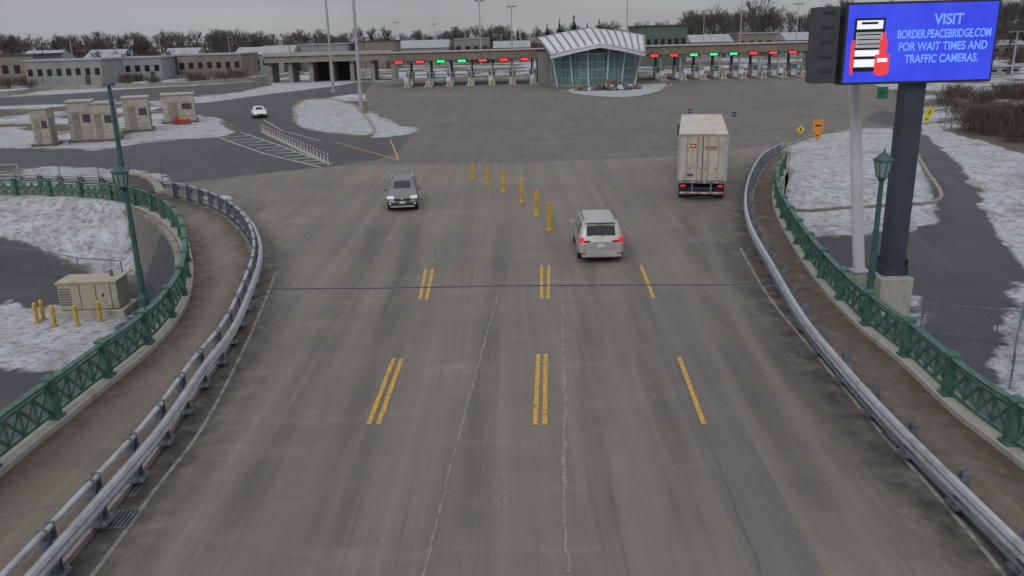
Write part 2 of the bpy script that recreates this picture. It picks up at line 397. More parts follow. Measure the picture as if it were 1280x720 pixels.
# ---------------------------------------------------------------- green railing
def railing(path,name):
    e=E(name); L=resample(path,.35); base=.30; top=1.25
    mb=MB()
    mb.sweep(z3(L,0),[(-.07,top-.06),(-.09,top),(0,top+.03),(.09,top),(.07,top-.06)],green)
    mb.sweep(z3(L,0),[(-.035,base+.10),(-.035,base+.17),(.035,base+.17),(.035,base+.10)],green)
    mb.sweep(z3(L,0),[(-.03,top-.2),(-.03,top-.15),(.03,top-.15),(.03,top-.2)],green)
    mb.obj('rails',e)
    PO=resample(path,2.45)
    mp=MB(); ml=MB()
    for i in range(len(PO)):
        p=PO[i]; q=PO[min(i+1,len(PO)-1)] if i<len(PO)-1 else (2*p[0]-PO[i-1][0],2*p[1]-PO[i-1][1])
        r=math.atan2(q[1]-p[1],q[0]-p[0])
        mp.box((p[0],p[1],base+.03),(.34,.34,.06),green,r)
        mp.box((p[0],p[1],base+.50),(.22,.24,.90),green,r,taper=.9)
        mp.box((p[0],p[1],top+.04),(.28,.30,.07),green,r)
        mp.box((p[0],p[1],top+.10),(.18,.2,.06),green,r,taper=.6)
        if i<len(PO)-1:
            d=Vector((q[0]-p[0],q[1]-p[1],0)); Ln=d.length; d/=Ln
            k=4; w=(Ln-.3)/k
            for j in range(k):
                a0=Vector((p[0],p[1],0))+d*(.15+j*w); a1=a0+d*w
                zb,zt=base+.17,top-.2
                ml.beam(a0+Vector((0,0,zb)),a1+Vector((0,0,zt)),.035,.07,green)
                ml.beam(a0+Vector((0,0,zt)),a1+Vector((0,0,zb)),.030,.07,green)
                if j: ml.beam(a0+Vector((0,0,zb)),a0+Vector((0,0,zt)),.05,.05,green)
    mp.obj('posts',e,bevel=.012); ml.obj('lattice',e); return e
railing([p for p in LR if p[0]>-48 and p[1]>5],'green_railing'); railing([p for p in RR if p[1]>5],'green_railing')
# ---------------------------------------------------------------- guardrails
def guard(path,s,step,name):
    e=E(name); P=resample(path,.4); mb=MB()
    Q=offs(P,-s*.15); b0=.60 if s<0 else .50
    pf=[(-.05,b0),(-.085,b0+.06),(-.05,b0+.13),(-.085,b0+.20),(-.05,b0+.26),(.05,b0+.26),(.05,b0)]
    mb.sweep(z3(Q,0),pf if s>0 else [(-l,z) for l,z in pf],galv)
    mb.obj('beam',e)
    mb=MB(); T=offs(P,s*.06)
    n=10; r=.06
    if s<0:
        mb.sweep(z3(T,0),[(r*math.cos(2*math.pi*i/n),1.02+r*math.sin(2*math.pi*i/n)) for i in range(n)],galv)
        mb.sweep(z3(T,0),[(.035*math.cos(2*math.pi*i/n),.34+.035*math.sin(2*math.pi*i/n)) for i in range(n)],galv)
    else:
        mb.sweep(z3(Q,0),[(.045*math.cos(2*math.pi*i/n),.36+.045*math.sin(2*math.pi*i/n)) for i in range(n)],steel_d)
    mb.obj('tube_rails',e,smooth=True)
    mb=MB(); hh=1.0 if s<0 else .74; pw=.25 if s<0 else .18
    PP=resample(path,step)
    for i,(a,c) in enumerate(zip(PP[:-1],PP[1:])):
        r=math.atan2(c[1]-a[1],c[0]-a[0])
        nx,ny=math.sin(r)*s,-math.cos(r)*s
        x,y=a[0]+nx*.07,a[1]+ny*.07
        mb.box((x,y,hh/2+.1),(pw,.02,hh),steel_d,r)
        for k in (-1,1): mb.box((x+k*(pw/2)*math.cos(r),y+k*(pw/2)*math.sin(r),hh/2+.1),(.02,.16,hh),steel_d,r)
        mb.box((x,y,.15),(.40,.36,.04),steel_d,r)
        for u in (-.15,.15):
            for w in (-.13,.13): mb.cyl((x+u*math.cos(r)+w*nx,y+u*math.sin(r)+w*ny,.16),(x+u*math.cos(r)+w*nx,y+u*math.sin(r)+w*ny,.22),.02,.02,galv,6)
        mb.box((x-nx*.13,y-ny*.13,b0+.13),(.16,.1,.18),steel_d,r)
    mb.obj('posts',e); return e
guard([p for p in LG if p[1]>5 and p[0]>-48],-1,1.6,'guardrail'); guard([p for p in RG if p[1]>5],1,1.95,'guardrail')
# ---------------------------------------------------------------- markings
def strip(mb,pts,w,mat,z=.017,rag=0):
    P=[G(*p) if len(p)==2 else p[:2] for p in pts]
    if rag:
        P=resample(P,.35); P=[(x+R.uniform(-rag,rag),y) for x,y in P]
    L=[];Rr=[]
    for i in range(len(P)):
        a=Vector(P[max(0,i-1)]);c=Vector(P[min(len(P)-1,i+1)]);d=(c-a).normalized()
        k=w*(1+ (R.uniform(-.5,.5) if rag else 0))
        L.append((P[i][0]-d.y*k/2,P[i][1]+d.x*k/2,z)); Rr.append((P[i][0]+d.y*k/2,P[i][1]-d.x*k/2,z))
    n=len(P); mb.add(L+Rr,[(i,n+i,n+i+1,i+1) for i in range(n-1)],mat)
mb=MB()
for a,c in [((492,449),(461,531)),((502,449),(473,531)),((673,443),(669,532)),((682,443),(681,532)),((849,447),(880,531)),
            ((532,337),(525,375)),((541,337),(533,375)),((677,332),(677,374)),((686,332),(685,374)),((801,332),(817,373))]:
    strip(mb,[a,c],.115,ymark)
mb.obj('yellow_lane_markings')
mb=MB()
el=[(-7.3,-6),(-7.3,8)]+[G(u,v) for u,v in [(135,695),(190,618),(250,540),(296,455),(330,380),(345,340)]]
P=catmull(el,4); strip(mb,[(p[0],p[1],0) for p in P],.09,wmark)
el=[(7.6,-6),(7.6,8)]+[G(u,v) for u,v in [(1255,720),(1180,630),(1100,540),(1025,450),(960,370),(925,310)]]
P=catmull(el,4); strip(mb,[(p[0],p[1],0) for p in P],.09,wmark)
strip(mb,[(636,335),(642,295)],.08,fmark); strip(mb,[(540,330),(548,300)],.08,fmark)
mb.obj('white_edge_markings')
tar2=M('tar_seal',(.07,.066,.06))
mb=MB()
strip(mb,[(622,372),(600,450),(570,560),(528,725)],.045,crackm,.0165,.015)
strip(mb,[(703,362),(705,480),(707,600),(710,725)],.07,crackm,.0165,.045)
strip(mb,[(628,590),(622,640)],.04,crackm,.0165,.02)
strip(mb,[(845,455),(905,600),(955,725)],.045,M('tar',(.11,.105,.098)),.0165,.02)
strip(mb,[(330,292),(344,310),(338,330)],.06,tar2,.0165,.05)
strip(mb,[(1030,420),(1010,380),(985,345)],.05,tar2,.0165,.03)
mb.obj('pavement_cracks')
mb=MB()
jp=g([(240,365),(350,362),(480,361),(640,358),(800,357),(955,357),(985,357)])
for dw,w,mt,z in ((0,.34,M('joint_concrete',(.22,.20,.175),.25,3,.9,dirt=(.12,.11,.1)),.011),(0,.10,M('joint_gap',(.03,.03,.03)),.018),(-.1,.04,galv,.020),(.1,.04,steel_d,.020)):
    strip(mb,[(x,y+dw,0) for x,y in jp],w,mt,z)
mb.obj('expansion_joint')
mb=MB(); mb.poly([G(u,v) for u,v in [(803,362),(848,362),(905,480),(965,600),(1035,725),(945,725),(890,600),(835,470)]],darkasph,.010)
mb.obj('asphalt_patch')
for u,v in ((152,650),(1122,549),(160,612)):
    x,y=G(u,v); mb=MB(); mb.box((x,y,.016),(.52,.62,.02),steel_d)
    for i in range(6): mb.box((x-.2+.08*i,y,.03),(.03,.54,.012),dark)
    mb.obj('drain_grate')
mb=MB()
for i in range(11):
    t=i/10; a=(278+110*t,172+33*t)
    strip(mb,[a,(a[0]+38-10*t,a[1]-3+2*t)],.28,wmark2,.01)
strip(mb,[(268,170),(330,192),(400,209)],.18,wmark2,.01); strip(mb,[(300,165),(350,182),(412,206)],.18,wmark2,.01)
strip(mb,[(420,178),(470,192),(500,201)],.12,ymark,.01); strip(mb,[(488,175),(498,199)],.12,ymark,.01)
strip(mb,[(330,150),(352,163),(400,176)],.15,wmark2,.01)
for k in range(9):
    x0=505+k*22
    Q=catmull([(x0,110),(x0+18,114),(x0+20,122),(x0-10+3*k,134)],6)
    strip(mb,Q,.15,fmark,.01)
for k in range(5):
    x0=850+k*34
    Q=catmull([(x0,106),(x0+3,111),(x0-6,120)],6); strip(mb,Q,.1,fmark,.01)
strip(mb,[(928,176),(1000,150),(1060,138)],.12,fmark,.01); strip(mb,[(800,190),(860,176),(900,150)],.12,fmark,.01)
mb.obj('plaza_markings')
e=E('lane_divider'); dl=resample([G(328,166),G(355,179),G(412,207)],1.1); mb=MB()
mb.sweep(z3(resample(dl,.6),0),[(-.12,0),(-.12,.14),(.12,.14),(.12,0)],conc_l); mb.obj('kerb',e)
mb=MB()
for x,y in dl:
    mb.cyl((x,y,.1),(x,y,.85),.045,.04,whitep,8); mb.cyl((x,y,.6),(x,y,.7),.05,.05,redp,8)
mb.obj('posts',e)
def kerb(poly,name='island_kerb'):
    P=resample(catmull(list(poly)+[poly[0]],4),1.0); mb=MB(); mb.sweep(z3(P,0),[(-.09,-.02),(-.09,.12),(.09,.12),(.09,-.02)],conc); mb.obj(name)
kerb(snowL[13]); kerb(snowL[0]); kerb(snowL[9])
# ---------------------------------------------------------------- yellow delineators
for u,v,vt in [(591,224,204),(610,232,208),(630,241,213),(652,254,223),(671,270,238),(687,289,253)]:
    x,y=G(u,v-1); h=ZAT(y,vt,u); mb=MB()
    mb.cyl((x,y,.0),(x,y,.07),.27,.22,M('worn_yellow_rubber',(.33,.23,.05),.3,8,.8,dirt=(.08,.07,.05)),16)
    mb.cyl((x,y,.07),(x,y,.16),.13,.09,yellow,12); mb.cyl((x,y,.16),(x,y,h-.02),.085,.075,yellow,12)
    mb.box((x,y-.03,h*.62),(.21,.03,h*.62),yellow); 
    for k in (.45,.62,.79): mb.box((x,y-.05,h*k),(.2,.012,.07),ymark)
    mb.cyl((x,y,h-.02),(x,y,h+.03),.08,.03,yellow,12)
    mb.obj('delineator_post',bevel=.006)
# ---------------------------------------------------------------- lamps
lg=M('frosted_lantern_glass',(.24,.30,.29),.15,3,.3)
def lantern(mb,x,y,z,k=.8):
    mb.cyl((x,y,z),(x,y,z+.12*k),.07*k,.16*k,dgreen,12)
    mb.cyl((x,y,z+.12*k),(x,y,z+.62*k),.16*k,.27*k,lg,8)
    for i in range(8):
        t=2*math.pi*i/8; mb.beam((x+.165*k*math.cos(t),y+.165*k*math.sin(t),z+.12*k),(x+.275*k*math.cos(t),y+.275*k*math.sin(t),z+.62*k),.025,.025,dgreen)
    mb.cyl((x,y,z+.62*k),(x,y,z+.66*k),.31*k,.31*k,dgreen,12); mb.cyl((x,y,z+.66*k),(x,y,z+.84*k),.27*k,.10*k,dgreen,12)
    mb.cyl((x,y,z+.84*k),(x,y,z+.98*k),.05*k,.015*k,dgreen,8)
def post(mb,x,y,z1,z0=0.3):
    mb.cyl((x,y,z0),(x,y,z0+.35),.2,.18,dgreen,12); mb.cyl((x,y,z0+.35),(x,y,z0+.5),.17,.11,dgreen,12)
    mb.cyl((x,y,z0+.5),(x,y,z0+1.2),.11,.10,dgreen,12); mb.cyl((x,y,z0+1.2),(x,y,z0+1.27),.13,.13,dgreen,12)
    mb.cyl((x,y,z0+1.27),(x,y,z1),.095,.065,dgreen,12)
x,y=G(1084,394,.3); zt=ZAT(y,187,1100)-.9
mb=MB(); post(mb,x,y,zt); lantern(mb,x,y,zt,.95); mb.obj('street_lamp')
x,y=G(183,395,0); zt=ZAT(y,236,157); ztop=ZAT(y,107,136)
mb=MB(); post(mb,x,y,zt); mb.cyl((x,y,zt),(x,y,ztop),.085,.06,dgreen,10); mb.box((x,y,ztop+.03),(.3,.2,.08),dgreen); mb.beam((x-.05,y,zt-.1),(x,y-.2,zt+.05),.06,.06,dgreen)
lantern(mb,x,y-.2,zt,.9); mb.obj('street_lamp')
# ---------------------------------------------------------------- LED sign
e=E('led_message_sign')
bx,by=G(1110,372,0); 
mb=MB(); 
mb.box((bx,by,.15),(1.05,1.05,1.3),conc_l); mb.box((bx,by,.82),(.85,.85,.06),galv)
ztop=ZAT(by,45,1130)
cx0=bx
mb2=MB(); mb2.box((cx0,by,(ztop+.85)/2),(.62,.55,ztop-.85),polem); mb2.box((cx0,by,1.0),(.8,.75,.3),polem)
for i in range(4): mb2.beam((cx0+.34*(-1)**i,by-.3 if i<2 else by+.3,.85),(cx0+.34*(-1)**i,by-.3 if i<2 else by+.3,1.4),.03,.16,polem)
mb.obj('pedestal',e,bevel=.02); mb2.obj('column',e,bevel=.01)
sy=by-.55
zb,zt=ZAT(sy,101,1150),ZAT(sy,4,1150)
zm=(zb+zt)/2; xl,xr=XAT(sy,zm,1058),XAT(sy,zm,1243)
mb=MB(); mb.box(((xl+xr)/2,sy+.28,zm),(xr-xl+.14,.5,zt-zb+.14),blackp)
xa=XAT(sy,zm,1021)
cab=M('sign_side_cabinet',(.05,.055,.065),.2,2,.5)
mb.box(((xa+xl)/2-.1,sy+.45,zm-.02),(xl-xa-.22,.7,zt-zb-.02),cab)
for k in range(6): mb.box(((xa+xl)/2-.1,sy+.09,zb+.35+k*.42),(xl-xa-.5,.02,.1),blackp)
mb.beam((xa+.1,sy+.9,zb+.3),(xr-.3,sy+.9,zb+.3),.15,.15,polem); mb.beam((xa+.1,sy+.9,zt-.4),(xr-.3,sy+.9,zt-.4),.15,.15,polem)
mb.obj('cabinet',e,bevel=.01)
m,nt,b=newmat('led_screen_blue'); b.inputs['Base Color'].default_value=(.01,.01,.03,1); b.inputs['Roughness'].default_value=.6
cc=ramp(nt,noise(nt,.9,3,.5),.3,.7,(.025,.045,.78,1),(.05,.09,.95,1))
w=nt.nodes.new('ShaderNodeTexWave'); w.inputs['Scale'].default_value=9; w.bands_direction='Z'; tc=nt.nodes.new('ShaderNodeTexCoord'); nt.links.new(tc.outputs['Object'],w.inputs['Vector'])
cc=mix(nt,.12,cc,w.outputs['Color'],'MULTIPLY')
nt.links.new(cc,b.inputs['Emission Color']); b.inputs['Emission Strength'].default_value=.95
mb=MB(); mb.box(((xl+xr)/2,sy+.02,zm),(xr-xl,.02,zt-zb),m); mb.obj('screen',e)
W=xr-xl; Hh=zt-zb
ledt=M('led_text',(.1,.2,.5),0.02,em=(.12,.27,1.0),es=1.0); ledw=M('led_white',(.5,.5,.5),0.02,em=(.7,.75,.85),es=.85); ledk=M('led_black',(.01,.01,.01)); ledr=M('led_red',(.4,.02,.02),0.02,em=(.8,.05,.06),es=.8)
def text(s,x,z,size,wid,mat):
    cu=bpy.data.curves.new('t','FONT'); cu.body=s; cu.size=size; cu.align_x='CENTER'; cu.offset=.022*size
    o=bpy.data.objects.new('t',cu); COL.objects.link(o)
    bpy.context.view_layer.update()
    dg=bpy.context.evaluated_depsgraph_get(); me=bpy.data.meshes.new_from_object(o.evaluated_get(dg))
    bpy.data.objects.remove(o); 
    t=bpy.data.objects.new('led_text',me); COL.objects.link(t); me.materials.clear(); me.materials.append(mat)
    xsz=[v.co.x for v in me.vertices]; wd=max(xsz)-min(xsz)
    t.rotation_euler=(math.pi/2,0,0); t.scale=(wid/wd,1,1); t.location=(x,sy-.006,z); t.parent=e
tx=xl+W*.655
text('VISIT',tx+W*.02,zt-.27*Hh,.19*Hh,W*.2,ledt); text('BORDER.PEACEBRIDGE.COM',tx,zt-.44*Hh,.15*Hh,W*.63,ledt)
text('FOR WAIT TIMES AND',tx,zt-.60*Hh,.15*Hh,W*.60,ledt); text('TRAFFIC CAMERAS.',tx,zt-.76*Hh,.15*Hh,W*.50,ledt)
mb=MB(); yy=sy-.006
def rect(u0,v0,u1,v1,mat,dy=0):
    mb.box((xl+W*(u0+u1)/2,yy-dy,zt-Hh*(v0+v1)/2),(W*(u1-u0),.006,Hh*(v1-v0)),mat)
rect(.045,.17,.25,.86,ledk); rect(.06,.20,.235,.31,ledw,.004); rect(.06,.35,.235,.55,M('led_grey',(.1,.1,.1),0.02,em=(.35,.36,.4),es=.8),.004); rect(.06,.58,.235,.66,ledw,.004); rect(.06,.70,.235,.80,ledw,.004)
for k in range(3): rect(.07,.375+.06*k,.225,.39+.06*k,ledk,.008)
rect(.09,.22,.20,.25,ledk,.008)
rect(.225,.45,.275,.92,ledr,.010); rect(.20,.64,.30,.90,ledr,.012); rect(.235,.36,.262,.46,ledr,.01); rect(.035,.45,.055,.9,ledr,.01); rect(.03,.5,.045,.8,ledr,.012)
rect(.215,.69,.285,.74,ledw,.016)
mb.obj('screen_picture',e)
x,y=G(1073,352,0)
mb=MB(); zt2=ZAT(y,92,1068); x2=XAT(y,zt2,1068)
mb.cyl((x,y,-1.5),(x,y,.2),.21,.21,whitep,16); mb.cyl((x,y,.2),(x2,y,zt2),.20,.18,whitep,16); mb.cyl((x,y,-1.5),(x,y,.35),.32,.32,conc_l,16); mb.box((x,y,.4),(.6,.6,.05),galv); mb.box((x2,y,zt2+.05),(.5,.7,.1),galv)
mb.obj('white_pole')
# ---------------------------------------------------------------- vehicles
def car(name,loc,rz,st,flags,paint,wheels,W,wr=.34,sc=1.0):
    e=E(name,loc,rz); e.scale=(sc,sc,sc); mb=MB(); ring=[]
    for (y,zb,belt,zt,w,rw) in st:
        h=[(0,zb),(w*.86,zb),(w,zb+.14),(w,zb+(belt-zb)*.6),(w*.975,belt),(rw+.03,zt-.055),(rw-.11,zt),(0,zt+.02)]
        full=[(a,y,c) for a,c in h]+[(-a,y,c) for a,c in h[-2:0:-1]]
        ring.append(full)
    n=len(ring[0]); vs=[p for r in ring for p in r]; B=[];GL_=[];K=[]
    for i in range(len(ring)-1):
        for j in range(n):
            f=(i*n+j,i*n+(j+1)%n,(i+1)*n+(j+1)%n,(i+1)*n+j)
            jj=j if j<7 else 13-j
            fl=flags[i]
            if (jj==4 and fl in 'gG') or (jj==6 and fl=='w'): GL_.append(f)
            elif jj in (0,1): K.append(f)
            else: B.append(f)
    B.append(tuple(range(n))); B.append(tuple(range(len(vs)-n,len(vs))))
    mb.v+=vs
    for L,m_ in ((B,paint),(GL_,glass),(K,blackp)):
        k=mb.mi(m_)
        for f in L: mb.f.append(f); mb.m.append(k)
    mb.obj('body',e,smooth=True,sub=2)
    mb=MB()
    for yw in wheels:
        for s in (-1,1):
            mb.cyl((s*(W-.23),yw,wr),(s*(W+.005),yw,wr),wr,wr,dark,24); mb.cyl((s*(W-.05),yw,wr),(s*(W+.015),yw,wr),wr*.62,wr*.55,galv,12)
            mb.cyl((s*(W-.3),yw,wr+.03),(s*(W-.01),yw,wr+.03),wr*1.16,wr*1.16,blackp,24)
    mb.obj('wheels',e)
    return e
vanp=M('silver_car_paint',(.44,.44,.44),.05,1,.32,.3,dirt=(.33,.31,.29),dscale=1.5)
st=[(-2.56,.42,.80,.86,.84,.74),(-2.52,.30,.95,1.0,.95,.82),(-2.42,.27,1.05,1.12,.985,.84),(-2.12,.27,1.07,1.66,1.0,.80),(-1.98,.27,1.07,1.73,1.0,.78),(-1.75,.27,1.07,1.75,1.0,.78),(-.75,.27,1.05,1.76,1.0,.78),(-.65,.27,1.05,1.76,1.0,.78),(.35,.27,1.03,1.75,1.0,.77),(.45,.27,1.03,1.75,1.0,.77),(.75,.27,1.03,1.70,1.0,.74),(1.55,.27,1.0,1.1,.98,.78),(2.15,.27,.88,.95,.95,.7),(2.48,.32,.72,.78,.85,.6),(2.56,.4,.6,.64,.7,.5)]
vx,vy=G(753,329); 
e=car('silver_minivan',(vx,vy+2.3,0),-.02,st,'bbwbggbgbgwbbb',vanp,(-1.5,1.5),.98,sc=.90)
mb=MB()
for s in (-1,1):
    mb.box((s*.86,-2.47,1.03),(.18,.12,.22),tail,s*.35); mb.box((s*.62,-2.545,.98),(.30,.05,.08),taild,s*.1); mb.box((s*1.08,.95,1.08),(.2,.1,.15),vanp); mb.beam((s*.72,-1.7,1.80),(s*.72,.3,1.80),.04,.04,blackp)
    mb.box((s*.8,-2.66,.48),(.22,.02,.06),taild)
mb.box((0,-2.585,.42),(1.72,.14,.22),M('bumper_grey',(.36,.36,.36),.1,1,.5),0); mb.box((0,-2.575,.285),(1.5,.12,.08),blackp)
mb.box((0,-2.57,.80),(.34,.03,.17),whitep); mb.box((0,-2.575,.93),(.7,.03,.04),galv); mb.box((0,-2.05,1.735),(1.3,.3,.035),vanp); mb.box((0,-2.20,1.71),(.35,.02,.03),taild)
mb.beam((0,-2.43,1.16),(.35,-2.36,1.3),.02,.02,blackp)
mb.obj('trim',e,bevel=.012)
suvp=M('grey_car_paint',(.18,.19,.20),.08,1,.3,.3,dirt=(.17,.165,.16),dscale=1.5)
st=[(-2.3,.45,.85,.9,.80,.66),(-2.22,.34,1.0,1.08,.90,.72),(-1.85,.30,1.08,1.58,.93,.68),(-1.6,.30,1.08,1.64,.93,.67),(-1.5,.3,1.07,1.66,.93,.67),(-.65,.3,1.05,1.68,.93,.67),(-.55,.3,1.05,1.68,.93,.67),(.30,.3,1.04,1.66,.93,.66),(.4,.3,1.04,1.64,.93,.65),(1.15,.3,1.04,1.12,.93,.72),(1.75,.3,.98,1.05,.92,.7),(2.1,.34,.85,.94,.89,.62),(2.25,.38,.68,.76,.8,.5),(2.32,.42,.58,.62,.66,.42)]
sx,sy_=G(499,265)
e=car('grey_suv',(sx,sy_+2.0,0),math.pi+.10,st,'bwbbgbgbwbbbb',suvp,(-1.35,1.4),.91,sc=.88)
mb=MB(); sil=M('silver_trim',(.45,.46,.48),.1,1,.4,.3)
for s in (-1,1):
    mb.box((s*.68,2.18,.86),(.40,.14,.15),headl,-s*.25); mb.box((s*.72,2.26,.50),(.26,.08,.12),blackp,-s*.2); mb.box((s*.72,2.31,.50),(.1,.02,.06),headl); mb.box((s*1.02,.75,1.1),(.2,.1,.15),suvp); mb.beam((s*.62,-1.5,1.73),(s*.62,.25,1.73),.05,.05,sil)
mb.box((0,2.30,.76),(.95,.08,.16),blackp); mb.box((0,2.345,.83),(.95,.03,.03),sil); mb.box((0,2.32,.48),(1.05,.08,.20),blackp); mb.box((0,2.37,.58),(.34,.02,.13),whitep); mb.box((0,2.33,.34),(1.4,.08,.08),sil); mb.box((0,2.37,.78),(.14,.02,.09),sil)
mb.beam((-.6,1.13,1.14),(.1,1.0,1.2),.02,.02,blackp)
mb.obj('trim',e,bevel=.012)
wp=M('white_car_paint',(.66,.67,.68),.04,1,.35,.1)
st=[(-2.3,.4,.75,.85,.78,.6),(-2.1,.3,.85,.98,.86,.64),(-1.6,.26,.9,1.02,.9,.64),(-.95,.26,.92,1.42,.9,.6),(-.2,.26,.92,1.46,.9,.6),(-.1,.26,.92,1.46,.9,.6),(.4,.26,.92,1.42,.9,.58),(1.15,.26,.88,.98,.9,.66),(1.9,.28,.78,.86,.87,.6),(2.25,.36,.6,.66,.72,.5)]
x,y=G(320,148); e=car('white_sedan',(x,y+1.5,0),math.pi+.35,st,'bbwgbgwbb',wp,(-1.4,1.4),.88,wr=.32,sc=.92)
mb=MB()
for s in (-1,1): mb.box((s*.64,2.14,.68),(.32,.1,.11),headl,-s*.3); mb.box((s*.96,.7,.98),(.15,.1,.12),wp)
mb.box((0,2.26,.5),(.8,.06,.18),blackp); mb.obj('trim',e,bevel=.01)
# truck
tx_,ty=G(876,251); e=E('semi_truck',(tx_,ty,0),-.215); e.scale=(.98,1,.86)
boxm=M('trailer_white',(.54,.515,.46),.08,.7,.5,0,dirt=(.34,.30,.24),dscale=1.0,lo=.4,hi=.8,stretch=(1.6,1.6,.4))
doorm=M('door_panel',(.50,.475,.41),.06,.9,.55,0,dirt=(.26,.22,.17),dscale=1.4,lo=.42,hi=.75,stretch=(2.2,2,.4))
mb=MB(); TL=11; mb.box((0,TL/2,2.62),(2.58,TL,2.92),boxm); 
for k in range(1,int(TL/.6)):
    for s in (-1,1): mb.box((s*1.293,k*.6,2.62),(.012,.03,2.7),boxm)
mb.obj('trailer_box',e,bevel=.03)
mb=MB(); 
for s in (-1,1):
    mb.box((s*.635,-.02,2.6),(1.2,.03,2.66),doorm)
    for xx in (.28,.82): 
        mb.cyl((s*xx,-.06,1.3),(s*xx,-.06,3.95),.022,.022,galv,8)
        for z in (1.35,2.4,3.2,3.9): mb.box((s*xx,-.055,z),(.1,.04,.07),galv)
        mb.beam((s*xx,-.08,2.1),(s*(xx-.2),-.08,2.05),.03,.04,galv)
    for z in (1.5,2.2,2.9,3.6): mb.box((s*1.2,-.045,z),(.14,.03,.06),galv)
    mb.box((s*1.26,-.03,2.62),(.09,.05,2.92),galv)
mb.box((0,-.03,4.05),(2.58,.06,.1),galv); mb.box((0,-.04,1.18),(2.6,.12,.16),steel_d); mb.box((0,-.04,2.6),(.03,.03,2.7),blackp)
for k in (-.18,0,.18): mb.box((k,-.065,4.06),(.09,.02,.04),taild)
for k in range(8): mb.box((-1.1+k*.314,-.105,1.18),(.16,.012,.05),redp if k%2 else whitep)
mb.obj('rear_doors',e)
navy=M('logo_navy',(.05,.06,.15))
mb=MB(); mb.box((-.5,-.045,3.38),(.3,.012,.26),redp); mb.box((.42,-.045,3.3),(.62,.012,.09),redp); mb.box((.42,-.045,3.16),(.5,.012,.05),navy); mb.box((-.62,-.045,1.6),(.3,.012,.16),navy); mb.box((-.5,-.055,3.38),(.16,.012,.1),whitep); mb.obj('door_decals',e)
mb=MB()
for s in (-1,1):
    mb.box((s*.98,-.11,.95),(.26,.04,.11),tail); mb.beam((s*.5,.02,1.1),(s*.5,0,.55),.08,.08,steel_d)
    mb.box((s*.92,.55,.52),(.6,.02,.62),blackp)
    for yw in (1.3,2.55):
        for o2 in (.62,.95): mb.cyl((s*(o2),yw,.5),(s*(o2+.27),yw,.5),.5,.5,dark,24)
        mb.cyl((s*1.22,yw,.5),(s*1.235,yw,.5),.27,.22,galv,16)
    mb.box((s*.45,TL/2,1.08),(.12,TL-.6,.2),steel_d); mb.box((s*1.2,TL/2-.2,.85),(.04,4.0,.55),whitep)
    mb.cyl((s*.8,TL-3.2,.2),(s*.8,TL-3.2,1.1),.07,.07,steel_d,8)
mb.box((0,-.0,.5),(2.3,.1,.12),M('underride_bar',(.35,.3,.28),.2)); 
for k in range(8): mb.box((-1.05+k*.3,-.056,.5),(.15,.01,.06),redp if k%2 else whitep)
mb.box((0,1.9,.6),(1.2,2.2,.2),steel_d); mb.obj('running_gear',e)
mb=MB(); cabp=M('cab_red_brown',(.13,.045,.04),.2,.8,.4)
cy=TL+1.6
mb.box((0,cy,2.35),(2.4,2.2,2.5),cabp,taper=.94); mb.box((0,cy+2.0,1.5),(2.1,2.0,1.1),cabp,taper=.9); mb.box((0,cy+.3,3.7),(2.2,1.5,.4),cabp,taper=.8)
mb.box((0,cy+1.08,2.75),(2.05,.12,.8),glass); mb.box((0,cy+3.02,1.4),(1.2,.06,.9),galv); mb.box((0,cy+3.1,.65),(2.4,.2,.4),galv)
for s in (-1,1):
    mb.box((s*1.2,cy+.5,2.7),(.04,.9,.7),glass); mb.box((s*1.5,cy+.95,2.6),(.14,.1,.9),blackp); mb.beam((s*1.15,cy+.9,2.9),(s*1.45,cy+.95,2.9),.04,.04,blackp); mb.cyl((s*1.12,cy-1.25,1.0),(s*1.12,cy-1.25,4.0),.08,.08,galv,10)
    mb.cyl((s*.8,cy+2.3,.5),(s*1.15,cy+2.3,.5),.5,.5,dark,20)
    for yw in (cy-1.9,cy-3.1): mb.cyl((s*.65,yw,.5),(s*1.2,yw,.5),.5,.5,dark,20)
mb.obj('tractor',e,bevel=.05)
